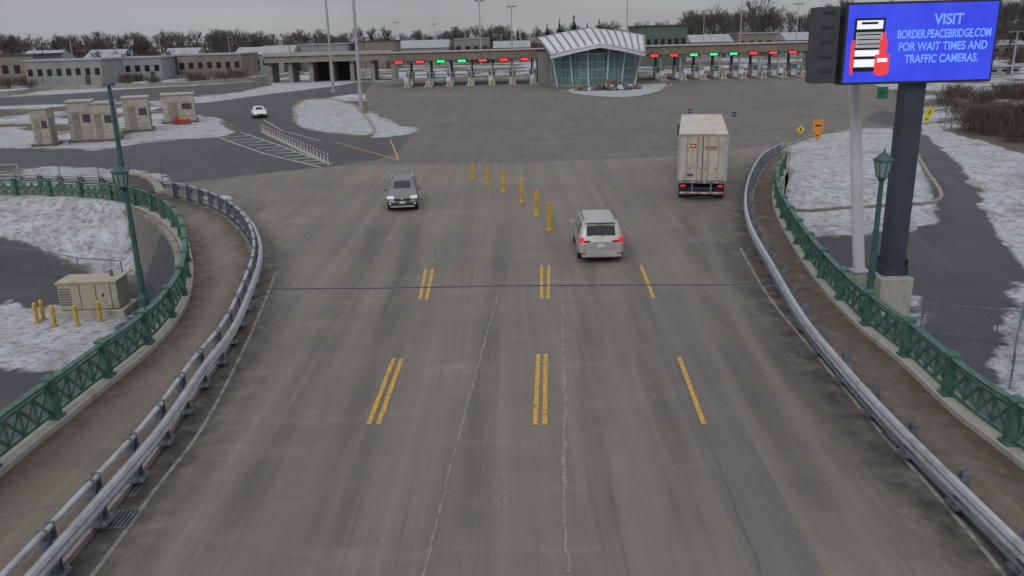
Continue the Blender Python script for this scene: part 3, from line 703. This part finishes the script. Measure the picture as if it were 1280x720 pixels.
# ---------------------------------------------------------------- toll canopies
TY=G(640,104)[1]
def canopy(x0,x1,signs,name):
    e=E(name); mb=MB(); d=13; yc=TY+d/2-3
    mb.box(((x0+x1)/2,yc,5.4),(x1-x0,d,1.5),fascia)
    mb.box(((x0+x1)/2,yc,6.2),(x1-x0+.5,d+.5,.16),M('canopy_cap',(.30,.28,.26),.1,.3,.8))
    mb.box(((x0+x1)/2,yc,4.58),(x1-x0-.2,d-.2,.14),roofd)
    for k in range(int((x1-x0)/3.2)): mb.box((x0+1.6+k*3.2,yc-d/2-.012,5.4),(.06,.02,1.45),brick)
    mb.obj('roof',e)
    n=len(signs); sp=(x1-x0)/n
    ms=MB(); mbo=MB(); mc=MB()
    rc=M('reader_cabinet',(.2,.22,.24),.2)
    for i,s_ in enumerate(signs):
        x=x0+sp*(i+.5)
        ms.box((x,TY-3.15,4.5),(1.8,.18,.66),blackp)
        ms.box((x,TY-3.26,4.5),(1.4,.03,.38),redl if s_=='r' else grnl)
        xb=x+sp/2-.4
        mbo.box((xb,TY,.12),(1.5,13,.22),conc_l)
        mbo.box((xb,TY+1,.75),(1.25,3.0,1.05),whitep); mbo.box((xb,TY+1,1.75),(1.2,2.9,.95),bglass)
        for a in (-.6,.6):
            for c_ in (-.45,1.0,2.45): mbo.box((xb+a,TY+c_,1.75),(.1,.12,.96),whitep)
        mbo.box((xb,TY+1,2.35),(1.5,3.3,.22),whitep)
        mc.box((xb,TY+3.6,2.3),(.45,.45,4.4),conc); mc.box((xb,TY-2.0,2.3),(.28,.28,4.4),galv)
        for k in range(3): mc.cyl((xb-.3+.3*k,TY-6.0-.5*(k%2),.2),(xb-.3+.3*k,TY-6.0-.5*(k%2),1.15),.1,.1,whitep if k!=1 else yellow,8)
        mc.box((xb+.2,TY-3.6,1.2),(.35,.35,1.9),rc)
        mc.beam((xb+.5,TY-2.8,1.1),(xb+2.6,TY-2.8,1.15),.08,.08,whitep if i%2 else redp)
        if i%2==0: mc.box((xb-.2,TY-4.6,1.3),(.8,.06,.9),whitep); mc.cyl((xb-.2,TY-4.56,.2),(xb-.2,TY-4.56,1.2),.04,.04,galv,6)
    ms.obj('lane_signals',e); mbo.obj('booths',e); mc.obj('columns_and_bollards',e); return e
xl_=XAT(TY,5,488);xm=XAT(TY,5,694);xn=XAT(TY,5,802);xr_=XAT(TY,5,1021)
canopy(xl_,xm,'rrggrrrr','toll_canopy'); canopy(xn,xr_,'rrgggrrrr','toll_canopy')
U=747; bx0,by0=G(U,109); rd=7.4*F/1000*.98; by0+=rd; e=E('plaza_building')
mb=MB(); n=48; zt=ZAT(by0-rd,66,U)
vs=[];fs=[]
for i in range(n):
    t=2*math.pi*i/n
    for z in (0,zt): vs.append((bx0+rd*math.cos(t),by0+rd*math.sin(t),z))
for i in range(n): j=(i+1)%n; fs.append((2*i,2*j,2*j+1,2*i+1))
mb.add(vs,fs,bglass); mb.obj('glass_drum',e)
mb=MB()
for i in range(n):
    t=2*math.pi*i/n; x,y=bx0+(rd+.06)*math.cos(t),by0+(rd+.06)*math.sin(t); mb.beam((x,y,0),(x,y,zt),.08,.08,galv)
    t2=2*math.pi*(i+1)/n; x2,y2=bx0+(rd+.06)*math.cos(t2),by0+(rd+.06)*math.sin(t2)
    for z in (.25,1.5,2.9,4.2,zt-.1): mb.beam((x,y,z),(x2,y2,z),.09,.1 if z>.3 else .5,galv if z>.3 else conc)
mb.obj('mullions',e)
mb=MB(); vs=[];fs=[]; nu=29;nv=7; hw=70*DEP(by0-4)
for i in range(nu):
    s_=-1+2*i/(nu-1)
    for j in range(nv):
        w=j/(nv-1)
        yb=by0+5-(16.0*w)*(1-.22*abs(s_)**2)
        half=hw*1.0-1.8*w
        x=bx0+s_*half
        zback=ZAT(by0+3,37,U)-abs(s_)*1.0-.5*s_*s_
        zf=ZAT(by0-9,56,U)-abs(s_)*1.35-.35*s_*s_
        z=zback+(zf-zback)*w**1.25
        vs.append((x,yb,z))
for i in range(nu-1):
    for j in range(nv-1): fs.append((i*nv+j,(i+1)*nv+j,(i+1)*nv+j+1,i*nv+j+1))
mb.add(vs,fs,metalroof); o=mb.obj('roof_shell',e,smooth=True); so=o.modifiers.new('s','SOLIDIFY'); so.thickness=.35
mb=MB(); seam=M('roof_seam',(.17,.175,.18),.1,1,.5,.2)
for i in range(0,nu,2):
    for j in range(nv-1):
        a_,c_=vs[i*nv+j],vs[i*nv+j+1]; mb.beam((a_[0],a_[1],a_[2]+.3),(c_[0],c_[1],c_[2]+.3),.28,.3,seam)
for i in range(nu-1):
    a_,c_=vs[i*nv+nv-1],vs[(i+1)*nv+nv-1]; mb.beam((a_[0],a_[1]-.1,a_[2]-.2),(c_[0],c_[1]-.1,c_[2]-.2),.15,.45,whitep)
for i in (1,6,11,17,22,27):
    a_=vs[i*nv+nv-2]; s_=-1+2*i/(nu-1); mb.cyl((bx0+s_*7.2,by0-rd-1.2+abs(s_)*4,0),(a_[0],a_[1],a_[2]-.2),.14,.12,whitep,10)
mb.obj('roof_ribs_and_struts',e)
mb=MB(); mb.box((bx0,by0+13,3.0),(19,9,6.0),wallg); mb.box((bx0,by0+13,6.1),(19.4,9.4,.3),roofd); mb.obj('rear_block',e)
x,y=G(762,112); mb=MB()
for i in range(130):
    a_=R.uniform(0,6.28);r=R.uniform(0,1)**.6; xx=x+r*5.2*math.cos(a_);yy=y+r*2.6*math.sin(a_);s_=R.uniform(.4,.85)
    mb.box((xx,yy,(1-r)*1.2+.2),(s_*1.4,s_,s_*.8),R.choice([snowm,conc_d,roofd,conc_d,roofd,brick]),R.uniform(0,3),taper=.55)
mb.obj('rock_planter',bevel=.06)
# ---------------------------------------------------------------- poles
def mast(u,vb,vt,r=.14,head=True,name='light_mast'):
    x,y=G(u,vb); z=ZAT(y,vt,u); mb=MB(); mb.cyl((x,y,0),(x,y,z),r*1.3,r*.75,galv,10); mb.cyl((x,y,0),(x,y,.5),r*2.2,r*2.2,conc_l,12)
    if head:
        for k in range(6):
            t=k*math.pi/3; mb.beam((x,y,z),(x+.9*math.cos(t),y+.9*math.sin(t),z+.1),.07,.07,galv); mb.box((x+1.0*math.cos(t),y+1.0*math.sin(t),z),(.45,.3,.22),steel_d,t)
    mb.obj(name)
mast(417,116,-60,.2); mast(452,138,-80,.2); mast(602,92,1,.16); mast(641,92,8,.14); mast(783,92,-40,.12); mast(923,90,-40,.12); mast(993,82,5,.12)
mast(1133,76,20,.12); mast(205,92,44,.12); mast(95,96,48,.12); mast(290,88,42,.12); mast(498,80,28,.1); mast(545,78,30,.1); mast(878,76,14,.1); mast(1262,110,40,.12)
def sign(u,v,vt,mat,shape,name='traffic_sign',s=.75):
    x,y=G(u,v); z=ZAT(y,vt,u); mb=MB(); mb.cyl((x,y,0),(x,y,z),.04,.04,galv,8)
    if shape=='d':
        c_=s*.72; mb.add([(x-c_,y-.05,z),(x,y-.05,z-c_),(x+c_,y-.05,z),(x,y-.05,z+c_),(x-c_,y-.02,z),(x,y-.02,z-c_),(x+c_,y-.02,z),(x,y-.02,z+c_)],[(0,1,2,3),(4,7,6,5),(0,4,5,1),(1,5,6,2),(2,6,7,3),(3,7,4,0)],mat)
        mb.box((x,y-.06,z),(.12,.01,s*.5),blackp)
    else: mb.box((x,y-.05,z),(s,.04,s*1.1),mat); mb.box((x,y-.075,z),(s*.6,.01,s*.15),blackp if mat!=bluep else whitep)
    mb.obj(name)
sign(1021,176,157,orange,'r',s=.85); sign(1000,171,162,ysign,'d',s=.5); sign(1021,176,169,orange,'r',s=.5); sign(1160,155,140,ysign,'d',s=.7); sign(1157,157,149,ysign,'r',s=.5)
sign(862,152,139,bluep,'r',s=.4); sign(917,155,143,bluep,'r',s=.4); sign(374,137,128,orange,'r',s=.4); sign(382,137,128,whitep,'r',s=.4)
sign(1101,135,116,M('green_sign',(.02,.14,.08),.1),'r',s=1.2)
# ---------------------------------------------------------------- kiosks at left
def kiosk(u,v,wpx,vt,depth,rz):
    x,y=G(u,v); z=ZAT(y,vt,u); w=wpx*DEP(y)*.82; e=E('concrete_kiosk',(x,y+depth/2,0),rz); mb=MB()
    mb.box((0,0,z/2),(w,depth,z),beige); mb.obj('walls',e,bevel=.04)
    mb=MB(); mb.box((0,0,z+.06),(w+.2,depth+.2,.14),conc_l); mb.box((0,0,.1),(w+.5,depth+.5,.25),conc_d)
    mb.box((-w*.18,-depth/2-.02,z*.42),(w*.28,.05,z*.62),conc); mb.box((w*.25,-depth/2-.02,z*.6),(w*.3,.05,z*.2),roofd)
    for k in range(1,4): mb.box((0,-depth/2-.006,z*k/4),(w,.01,.03),conc_d)
    for k in (-.5,.5): mb.box((w/2+.006,depth*k*.5,z*.5),(.012,.03,z*.95),conc_d)
    mb.box((w/2+.03,0,z*.45),(.06,depth*.35,z*.6),conc)
    mb.obj('trim',e)
kiosk(53,183,24,137,1.8,.15); kiosk(98,178,34,128,3.0,.35); kiosk(126,177,32,130,3.0,.3); kiosk(167,165,36,123,3.2,.35); kiosk(219,154,46,119,3.5,.35)
x,y=G(229,155); mb=MB(); mb.box((x,y-.3,.35),(1.7,.5,.45),redp); mb.box((x-.6,y-.3,.7),(.3,.4,.3),redp); mb.box((x,y-.3,.08),(1.9,.6,.14),conc_d); mb.obj('red_barricade',bevel=.03)
def fence(pts,h,name,zf,step=2.4,wire=.25):
    P=resample(pts,step); mb=MB(); wm=steel_d
    for i,p in enumerate(P):
        z=zf(p); mb.cyl((p[0],p[1],z),(p[0],p[1],z+h),.03,.03,wm,6)
        if i<len(P)-1:
            q_=P[i+1]; z2=zf(q_)
            mb.beam((p[0],p[1],z+h),(q_[0],q_[1],z2+h),.035,.035,wm); mb.beam((p[0],p[1],z+.1),(q_[0],q_[1],z2+.1),.02,.02,wm)
            n=int(step/wire)
            for k in range(-int(h/wire),n):
                for s_ in (0,1):
                    a0=k*wire;a1=a0+h; c0=max(0,a0);c1=min(step,a1)
                    if c1<=c0: continue
                    h0=c0-a0;h1=c1-a0
                    if s_: h0,h1=h-h0,h-h1
                    f=lambda c,hh:(p[0]+(q_[0]-p[0])*c/step,p[1]+(q_[1]-p[1])*c/step,z+(z2-z)*c/step+hh)
                    mb.beam(f(c0,h0),f(c1,h1),.008,.008,wm)
    mb.obj(name)
hz=lambda p: float(hfun(np.array([[p[0]]]),np.array([[p[1]]]))[0,0])
fence([GL(-60,343,-1),GL(60,345,-1),GL(130,358,-1),GL(205,352,-1)],1.2,'chain_link_fence',hz)
fence([G(-120,242),G(30,236),G(120,231),G(205,233)],1.6,'chain_link_fence',lambda p:0)
fence([GL(1150,418,1),GL(1210,424,1),GL(1300,432,1),GL(1400,445,1)],1.2,'chain_link_fence',hz)
fence([GL(1285,380,1),GL(1272,420,1),GL(1262,480,1),GL(1262,520,1)],1.2,'chain_link_fence',hz)
x,y=G(12,243); mb=MB()
for k in (0,1.2,2.4): mb.cyl((x-1.6+k,y,0),(x-1.6+k,y,1.9),.05,.05,galv,8)
for z in (.2,1.0,1.85): mb.beam((x-1.6,y,z),(x+.8,y,z),.06,.06,galv)
mb.obj('steel_gate')
cw=[GL(u,v,-1) for u,v in [(150,262),(185,275),(205,300),(215,335)]]
mb=MB(); P=resample(catmull(cw),.5); mb.sweep([(p[0],p[1],hz(p)) for p in P],[(-.15,-.5),(-.15,1.5),(.15,1.5),(.15,-.5)],conc_d)
mb.sweep([(p[0],p[1],hz(p)) for p in P],[(-.2,1.5),(-.2,1.62),(.2,1.62),(.2,1.5)],conc); mb.obj('curved_wall')
x,y=GL(112,397,-1); z=hz((x,y)); e=E('generator_cabinet',(x,y+.8,z),.05); mb=MB()
gm=M('generator_beige',(.38,.36,.29),.1,1,.7,0,dirt=(.2,.18,.14)); mb.box((0,0,.95),(2.6,1.3,1.25),gm); mb.obj('enclosure',e,bevel=.04)
mb=MB(); mb.box((0,0,.14),(3.1,1.8,.32),conc_l); mb.box((0,0,1.6),(2.7,1.4,.08),gm)
for k in range(7): mb.box((-1.0,-.66,.6+k*.12),(.5,.03,.05),conc_d)
for k in (-.35,.35,1.0): mb.box((k,-.66,.95),(.03,.02,1.1),conc_d)
mb.box((.65,-.67,1.0),(.06,.05,.14),blackp); mb.cyl((.8,.2,1.6),(.8,.2,1.95),.08,.08,steel_d,10)
mb.obj('base_and_vents',e)
for u,v in ((47,404),(55,400),(69,408),(97,407),(126,402)):
    x,y=GL(u,v,-1); z=hz((x,y)); mb=MB(); mb.cyl((x,y,z-.1),(x,y,z+.9),.085,.085,yellow,14); mb.cyl((x,y,z+.9),(x,y,z+.96),.085,.03,yellow,14); mb.cyl((x,y,z-.1),(x,y,z+.04),.16,.15,conc,14); mb.obj('bollard')
# ---------------------------------------------------------------- background structures
e=E('overpass'); oy=190
def ox(u,y=oy): return XAT(y,4,u)
mb=MB(); z1=ZAT(oy,69,410); z0=ZAT(oy,77,410)
mb.box(((ox(330)+ox(492))/2,oy+5,(z0+z1)/2),(ox(492)-ox(330),10,z1-z0),conc); mb.box(((ox(330)+ox(492))/2,oy-.3,z1+.4),(ox(492)-ox(330),.3,.8),conc_l)
for k in range(7):
    x=ox(335)+k*(ox(490)-ox(335))/6; mb.box((x,oy+4,z0/2),(.9,6,z0),conc)
mb.box(((ox(385)+ox(440))/2,oy+9,z0/2),(ox(440)-ox(385),1,z0),roofd)
mb.obj('deck_and_piers',e)
gs=M('thin_snow_roof',(.33,.34,.37),.15,.3,.9)
far_g=M('pale_grey_wall',(.27,.27,.28),.15,.2,.9); far_b=M('tan_wall',(.22,.19,.165),.15,.2,.9)
def bldg(u,y,wpx,vt,dep,wall,roof,name='industrial_building',gable=False,win=4):
    x=XAT(y,3,u); hgt=ZAT(y,vt,u); w=wpx*DEP(y)
    if gable: hgt*=.68
    e=E(name,(x,y+dep/2,0)); mb=MB()
    mb.box((0,0,hgt/2),(w,dep,hgt),wall); mb.obj('walls',e); mb=MB()
    if gable:
        a_=hgt;c_=hgt/.68; X_,Y_=w/2+.4,dep/2+.4
        mb.add([(-X_,-Y_,a_),(X_,-Y_,a_),(X_,Y_,a_),(-X_,Y_,a_),(-X_,0,c_),(X_,0,c_)],[(0,1,5,4),(2,3,4,5),(0,4,3),(1,2,5),(3,2,1,0)],roof)
    else: mb.box((0,0,hgt+.2),(w+.5,dep+.5,.4),roof)
    for k in range(win): mb.box((-w/2+w*(k+.5)/win,-dep/2-.03,hgt*.55),(w/win*.5,.06,hgt*.28),glass)
    mb.box((w*.3,-dep/2-.04,1.1),(1.2,.08,2.2),roofd)
    mb.obj('roof_and_openings',e)
bldg(80,205,95,76,12,wallg,gs,win=8); bldg(15,215,60,70,14,far_b,roofd,win=4); bldg(172,225,60,73,14,far_g,gs,win=5); bldg(262,235,80,69,16,far_b,gs,win=7)
bldg(345,262,40,57,14,far_g,gs,gable=True,win=3,name='house'); bldg(312,280,34,59,12,far_b,gs,gable=True,win=3,name='house'); bldg(225,290,40,60,12,far_g,gs,gable=True,win=3,name='house'); bldg(130,285,44,62,12,far_g,gs,gable=True,win=3,name='house'); bldg(50,280,44,63,12,far_b,gs,gable=True,win=3,name='house')
bldg(405,270,60,56,14,far_g,gs,win=6); bldg(470,275,50,52,14,far_b,roofd,win=5); bldg(530,300,60,50,14,far_g,gs,gable=True,win=4,name='house'); bldg(590,320,44,49,12,wallg,gs,win=4); bldg(640,300,44,51,12,far_b,gs,gable=True,win=3,name='house')
bldg(828,230,60,33,20,M('green_roof_wall',(.09,.12,.10),.1,.2),roofd,win=7); bldg(890,290,50,43,14,far_g,gs,gable=True,win=4,name='house'); bldg(950,300,56,42,14,far_b,gs,win=5); bldg(1005,280,44,40,12,far_g,gs,gable=True,win=3,name='house')
bldg(1060,195,60,66,14,far_b,roofd,win=5); bldg(1155,190,90,66,12,brick,gs,win=7); bldg(1245,150,66,84,8,far_g,gs,win=5); bldg(1262,240,50,50,12,far_b,gs,gable=True,win=3,name='house'); bldg(1200,270,40,46,12,far_g,gs,gable=True,win=3,name='house')
mb=MB()
for L in ([(-200,124),(0,120),(60,113),(200,108),(330,100),(380,92)],[(-200,112),(0,108),(100,102),(250,97),(330,93)]):
    P=resample(catmull(g(L)),2); mb.sweep(z3(P,0),[(-.3,0),(-.12,.85),(.12,.85),(.3,0)],conc)
mb.obj('concrete_barrier')
# ---------------------------------------------------------------- trees
def quads_prism(V,Q,p,q,r0,r1):
    d=q-p; n=np.linalg.norm(d); d=d/n; up=np.array([0,0,1.]) if abs(d[2])<.9 else np.array([1.,0,0]); a=np.cross(d,up);a/=np.linalg.norm(a);c=np.cross(a,d)
    o=len(V)
    for pp,r in ((p,r0),(q,r1)):
        for k in range(3):
            t=2*math.pi*k/3; V.append(pp+a*math.cos(t)*r+c*math.sin(t)*r)
    for k in range(3): j=(k+1)%3; Q.append((o+k,o+j,o+3+j,o+3+k))
def bare(rng,h,depth=5):
    V=[];Q=[]
    def br(p,d,l,r,k):
        q=p+d*l; quads_prism(V,Q,p,q,r,r*.62)
        if k==0: return
        n=3 if k<depth else 4
        for i in range(n):
            nd=d+rng.normal(0,.42 if k<depth else .32,3); nd[2]+=.10; nd/=np.linalg.norm(nd)
            br(p+d*l*rng.uniform(.55,1.0),nd,l*rng.uniform(.62,.84),max(r*.6,.032),k-1)
    br(np.zeros(3),np.array([0,0,1.]),h*.26,h*.016,depth)
    V=np.array(V); V*=h/V[:,2].max(); return V,np.array(Q)
def conifer(rng,h):
    V=[];Q=[]; quads_prism(V,Q,np.zeros(3),np.array([0,0,h]),h*.018,.02)
    for i in range(170):
        t=rng.uniform(.08,1)**.9; z=h*t; r=h*.2*(1-t)*rng.uniform(.6,1.1)+.15; a=rng.uniform(0,6.28); w=.13*h*(1-t)+.15
        dx,dy=math.cos(a),math.sin(a); o=len(V)
        V+= [np.array([0,0,z+.2]),np.array([dx*r*.6-dy*w,dy*r*.6+dx*w,z-r*.15]),np.array([dx*r,dy*r,z-r*.35]),np.array([dx*r*.6+dy*w,dy*r*.6-dx*w,z-r*.15])]
        Q.append((o,o+1,o+2,o+3))
    return np.array(V),np.array(Q)
rng=np.random.default_rng(3)
BT=[bare(rng,12.,5) for _ in range(6)]; CT=[conifer(rng,12.) for _ in range(3)]; SH=[]
for _ in range(3):
    V=[];Q=[]
    for i in range(90):
        p=np.array([rng.normal(0,1.3),rng.normal(0,1.3),0]); d=rng.normal(0,.4,3);d[2]=1; d/=np.linalg.norm(d); l=rng.uniform(1,3); q_=p+d*l; quads_prism(V,Q,p,q_,.04,.02)
        for _k in range(3):
            d2=d+rng.normal(0,.5,3); quads_prism(V,Q,p+d*l*rng.uniform(.4,.9),p+d*l*.8+d2*.8,.03,.015)
    SH.append((np.array(V),np.array(Q)))
def bake(name,items,mat):
    Vs=[];Qs=[];o=0
    for (V,Q),x,y,z,s,a in items:
        c_,s_=math.cos(a),math.sin(a); W_=np.stack([V[:,0]*c_-V[:,1]*s_,V[:,0]*s_+V[:,1]*c_,V[:,2]],-1)*s+np.array([x,y,z]); Vs.append(W_);Qs.append(Q+o);o+=len(V)
    V=np.concatenate(Vs);Q=np.concatenate(Qs).astype(np.int32); me=bpy.data.meshes.new(name); me.vertices.add(len(V)); me.vertices.foreach_set('co',V.astype(np.float32).ravel()); setquads(me,Q); me.materials.append(mat)
    o=bpy.data.objects.new(name,me); COL.objects.link(o)
items=[];ci=[];sh=[]
def zt_(x,y): return 6*float(S((y-420)/700))-.1
for i in range(620):
    y=rng.uniform(310,640); u=rng.uniform(-60,1340)
    if 660<u<860 and rng.random()<.45: continue
    x=(u-640)/F*y; s=rng.uniform(.6,1.3)*(y/400)**.4
    if 330<u<860: s*=.9
    if u>860: s*=rng.uniform(1.0,1.45)
    if rng.random()<.10: ci.append((CT[rng.integers(3)],x,y,zt_(x,y),s*.95,rng.uniform(0,6.28)))
    else: items.append((BT[rng.integers(6)],x,y,zt_(x,y),s*1.08,rng.uniform(0,6.28)))
for i in range(46):
    u=rng.choice([rng.uniform(-80,330),rng.uniform(1040,1340)]); y=rng.uniform(235,300); x=(u-640)/F*y
    items.append((BT[rng.integers(6)],x,y,0,rng.uniform(.4,.7) if u<400 else rng.uniform(.6,.95),rng.uniform(0,6)))
for u,y,s in ((690,330,1.1),(705,340,1.25),(722,335,1.35),(738,330,1.1),(752,345,1.2),(655,360,1.),(180,250,.6),(195,255,.7),(187,260,.65),(18,240,.6),(70,260,.6),(500,360,1.0)):
    ci.append((CT[int(u)%3],(u-640)/F*y,y,0,s,u))
for i in range(640):
    y=rng.uniform(300,640); u=rng.uniform(-60,1340); x=(u-640)/F*y
    sh.append((SH[rng.integers(3)],x,y,zt_(x,y),rng.uniform(.9,2.1),rng.uniform(0,6)))
for i in range(90):
    y=rng.uniform(195,260); u=rng.choice([rng.uniform(-60,330),rng.uniform(1040,1340)]); x=(u-640)/F*y
    sh.append((SH[rng.integers(3)],x,y,0,rng.uniform(.5,.9),rng.uniform(0,6)))
for i in range(80):
    u=rng.uniform(1175,1420); v=rng.uniform(122,180)
    if v>130+ (u-1170)*.55+10: continue
    x,y=G(u,v); sh.append((SH[rng.integers(3)],x,y,hz((x,y)),rng.uniform(.35,.7),rng.uniform(0,6)))
bake('distant_trees',items,bark); bake('distant_conifers',ci,conif); bake('roadside_scrub',sh,M('scrub_twigs',(.105,.085,.07),.35,.1,.95))
mb=MB()
for k,u in enumerate(range(60,520,95)):
    x,y=XAT(240,0,u),240+k*6; mb.cyl((x,y,0),(x,y,10),.15,.12,bark,6); mb.box((x,y,9.2),(2.2,.12,.12),bark)
mb.obj('utility_poles')
# ---------------------------------------------------------------- light
w=bpy.data.worlds.new('World'); scene.world=w; w.use_nodes=True; nt=w.node_tree
bg=nt.nodes['Background']; sky=nt.nodes.new('ShaderNodeTexSky'); sky.sky_type='NISHITA'; sky.sun_disc=False; el=math.radians(35); az=math.radians(200)
sky.sun_elevation=el; sky.sun_rotation=az
tc=nt.nodes.new('ShaderNodeTexCoord'); sp=nt.nodes.new('ShaderNodeSeparateXYZ'); nt.links.new(tc.outputs['Generated'],sp.inputs[0])
r=nt.nodes.new('ShaderNodeValToRGB'); r.color_ramp.elements[0].position=0; r.color_ramp.elements[0].color=(.35,.35,.38,1); r.color_ramp.elements[1].position=1; r.color_ramp.elements[1].color=(1.0,1.0,1.0,1)
el2=r.color_ramp.elements.new(.12); el2.color=(.33,.335,.375,1)
nt.links.new(sp.outputs['Z'],r.inputs['Fac'])
n=nt.nodes.new('ShaderNodeTexNoise'); n.inputs['Scale'].default_value=3; n.inputs['Detail'].default_value=5; mp=nt.nodes.new('ShaderNodeMapping'); mp.inputs['Scale'].default_value=(1,1,6); nt.links.new(tc.outputs['Generated'],mp.inputs[0]); nt.links.new(mp.outputs[0],n.inputs['Vector'])
cl=ramp(nt,n.outputs['Fac'],.3,.7,(.82,.82,.83,1),(1.12,1.12,1.12,1))
over=mix(nt,1.0,r.outputs['Color'],cl,'MULTIPLY')
sk=mix(nt,1.0,sky.outputs['Color'],(.1,.1,.1),'MULTIPLY')
fin=mix(nt,.12,over,sk); nt.links.new(fin,bg.inputs['Color']); bg.inputs['Strength'].default_value=1.0
ld=bpy.data.lights.new('sun','SUN'); ld.energy=.8; ld.angle=math.radians(25); ld.color=(1,.97,.93); lo=bpy.data.objects.new('sun',ld); COL.objects.link(lo)
d=Vector((math.sin(az)*math.cos(el),math.cos(az)*math.cos(el),math.sin(el))); lo.rotation_euler=d.to_track_quat('Z','Y').to_euler()
cd=bpy.data.cameras.new('camera'); co=bpy.data.objects.new('camera',cd); COL.objects.link(co)
co.matrix_world=Matrix.Translation((0,0,H))@Matrix.Rotation(math.pi/2-PT,4,'X')@Matrix.Rotation(-ROLL,4,'Z')
cd.sensor_width=36; cd.lens=F/1280*36; cd.clip_end=8000; cd.clip_start=.1; scene.camera=co
scene.view_settings.view_transform='Standard'; scene.view_settings.look='None'; scene.view_settings.exposure=0
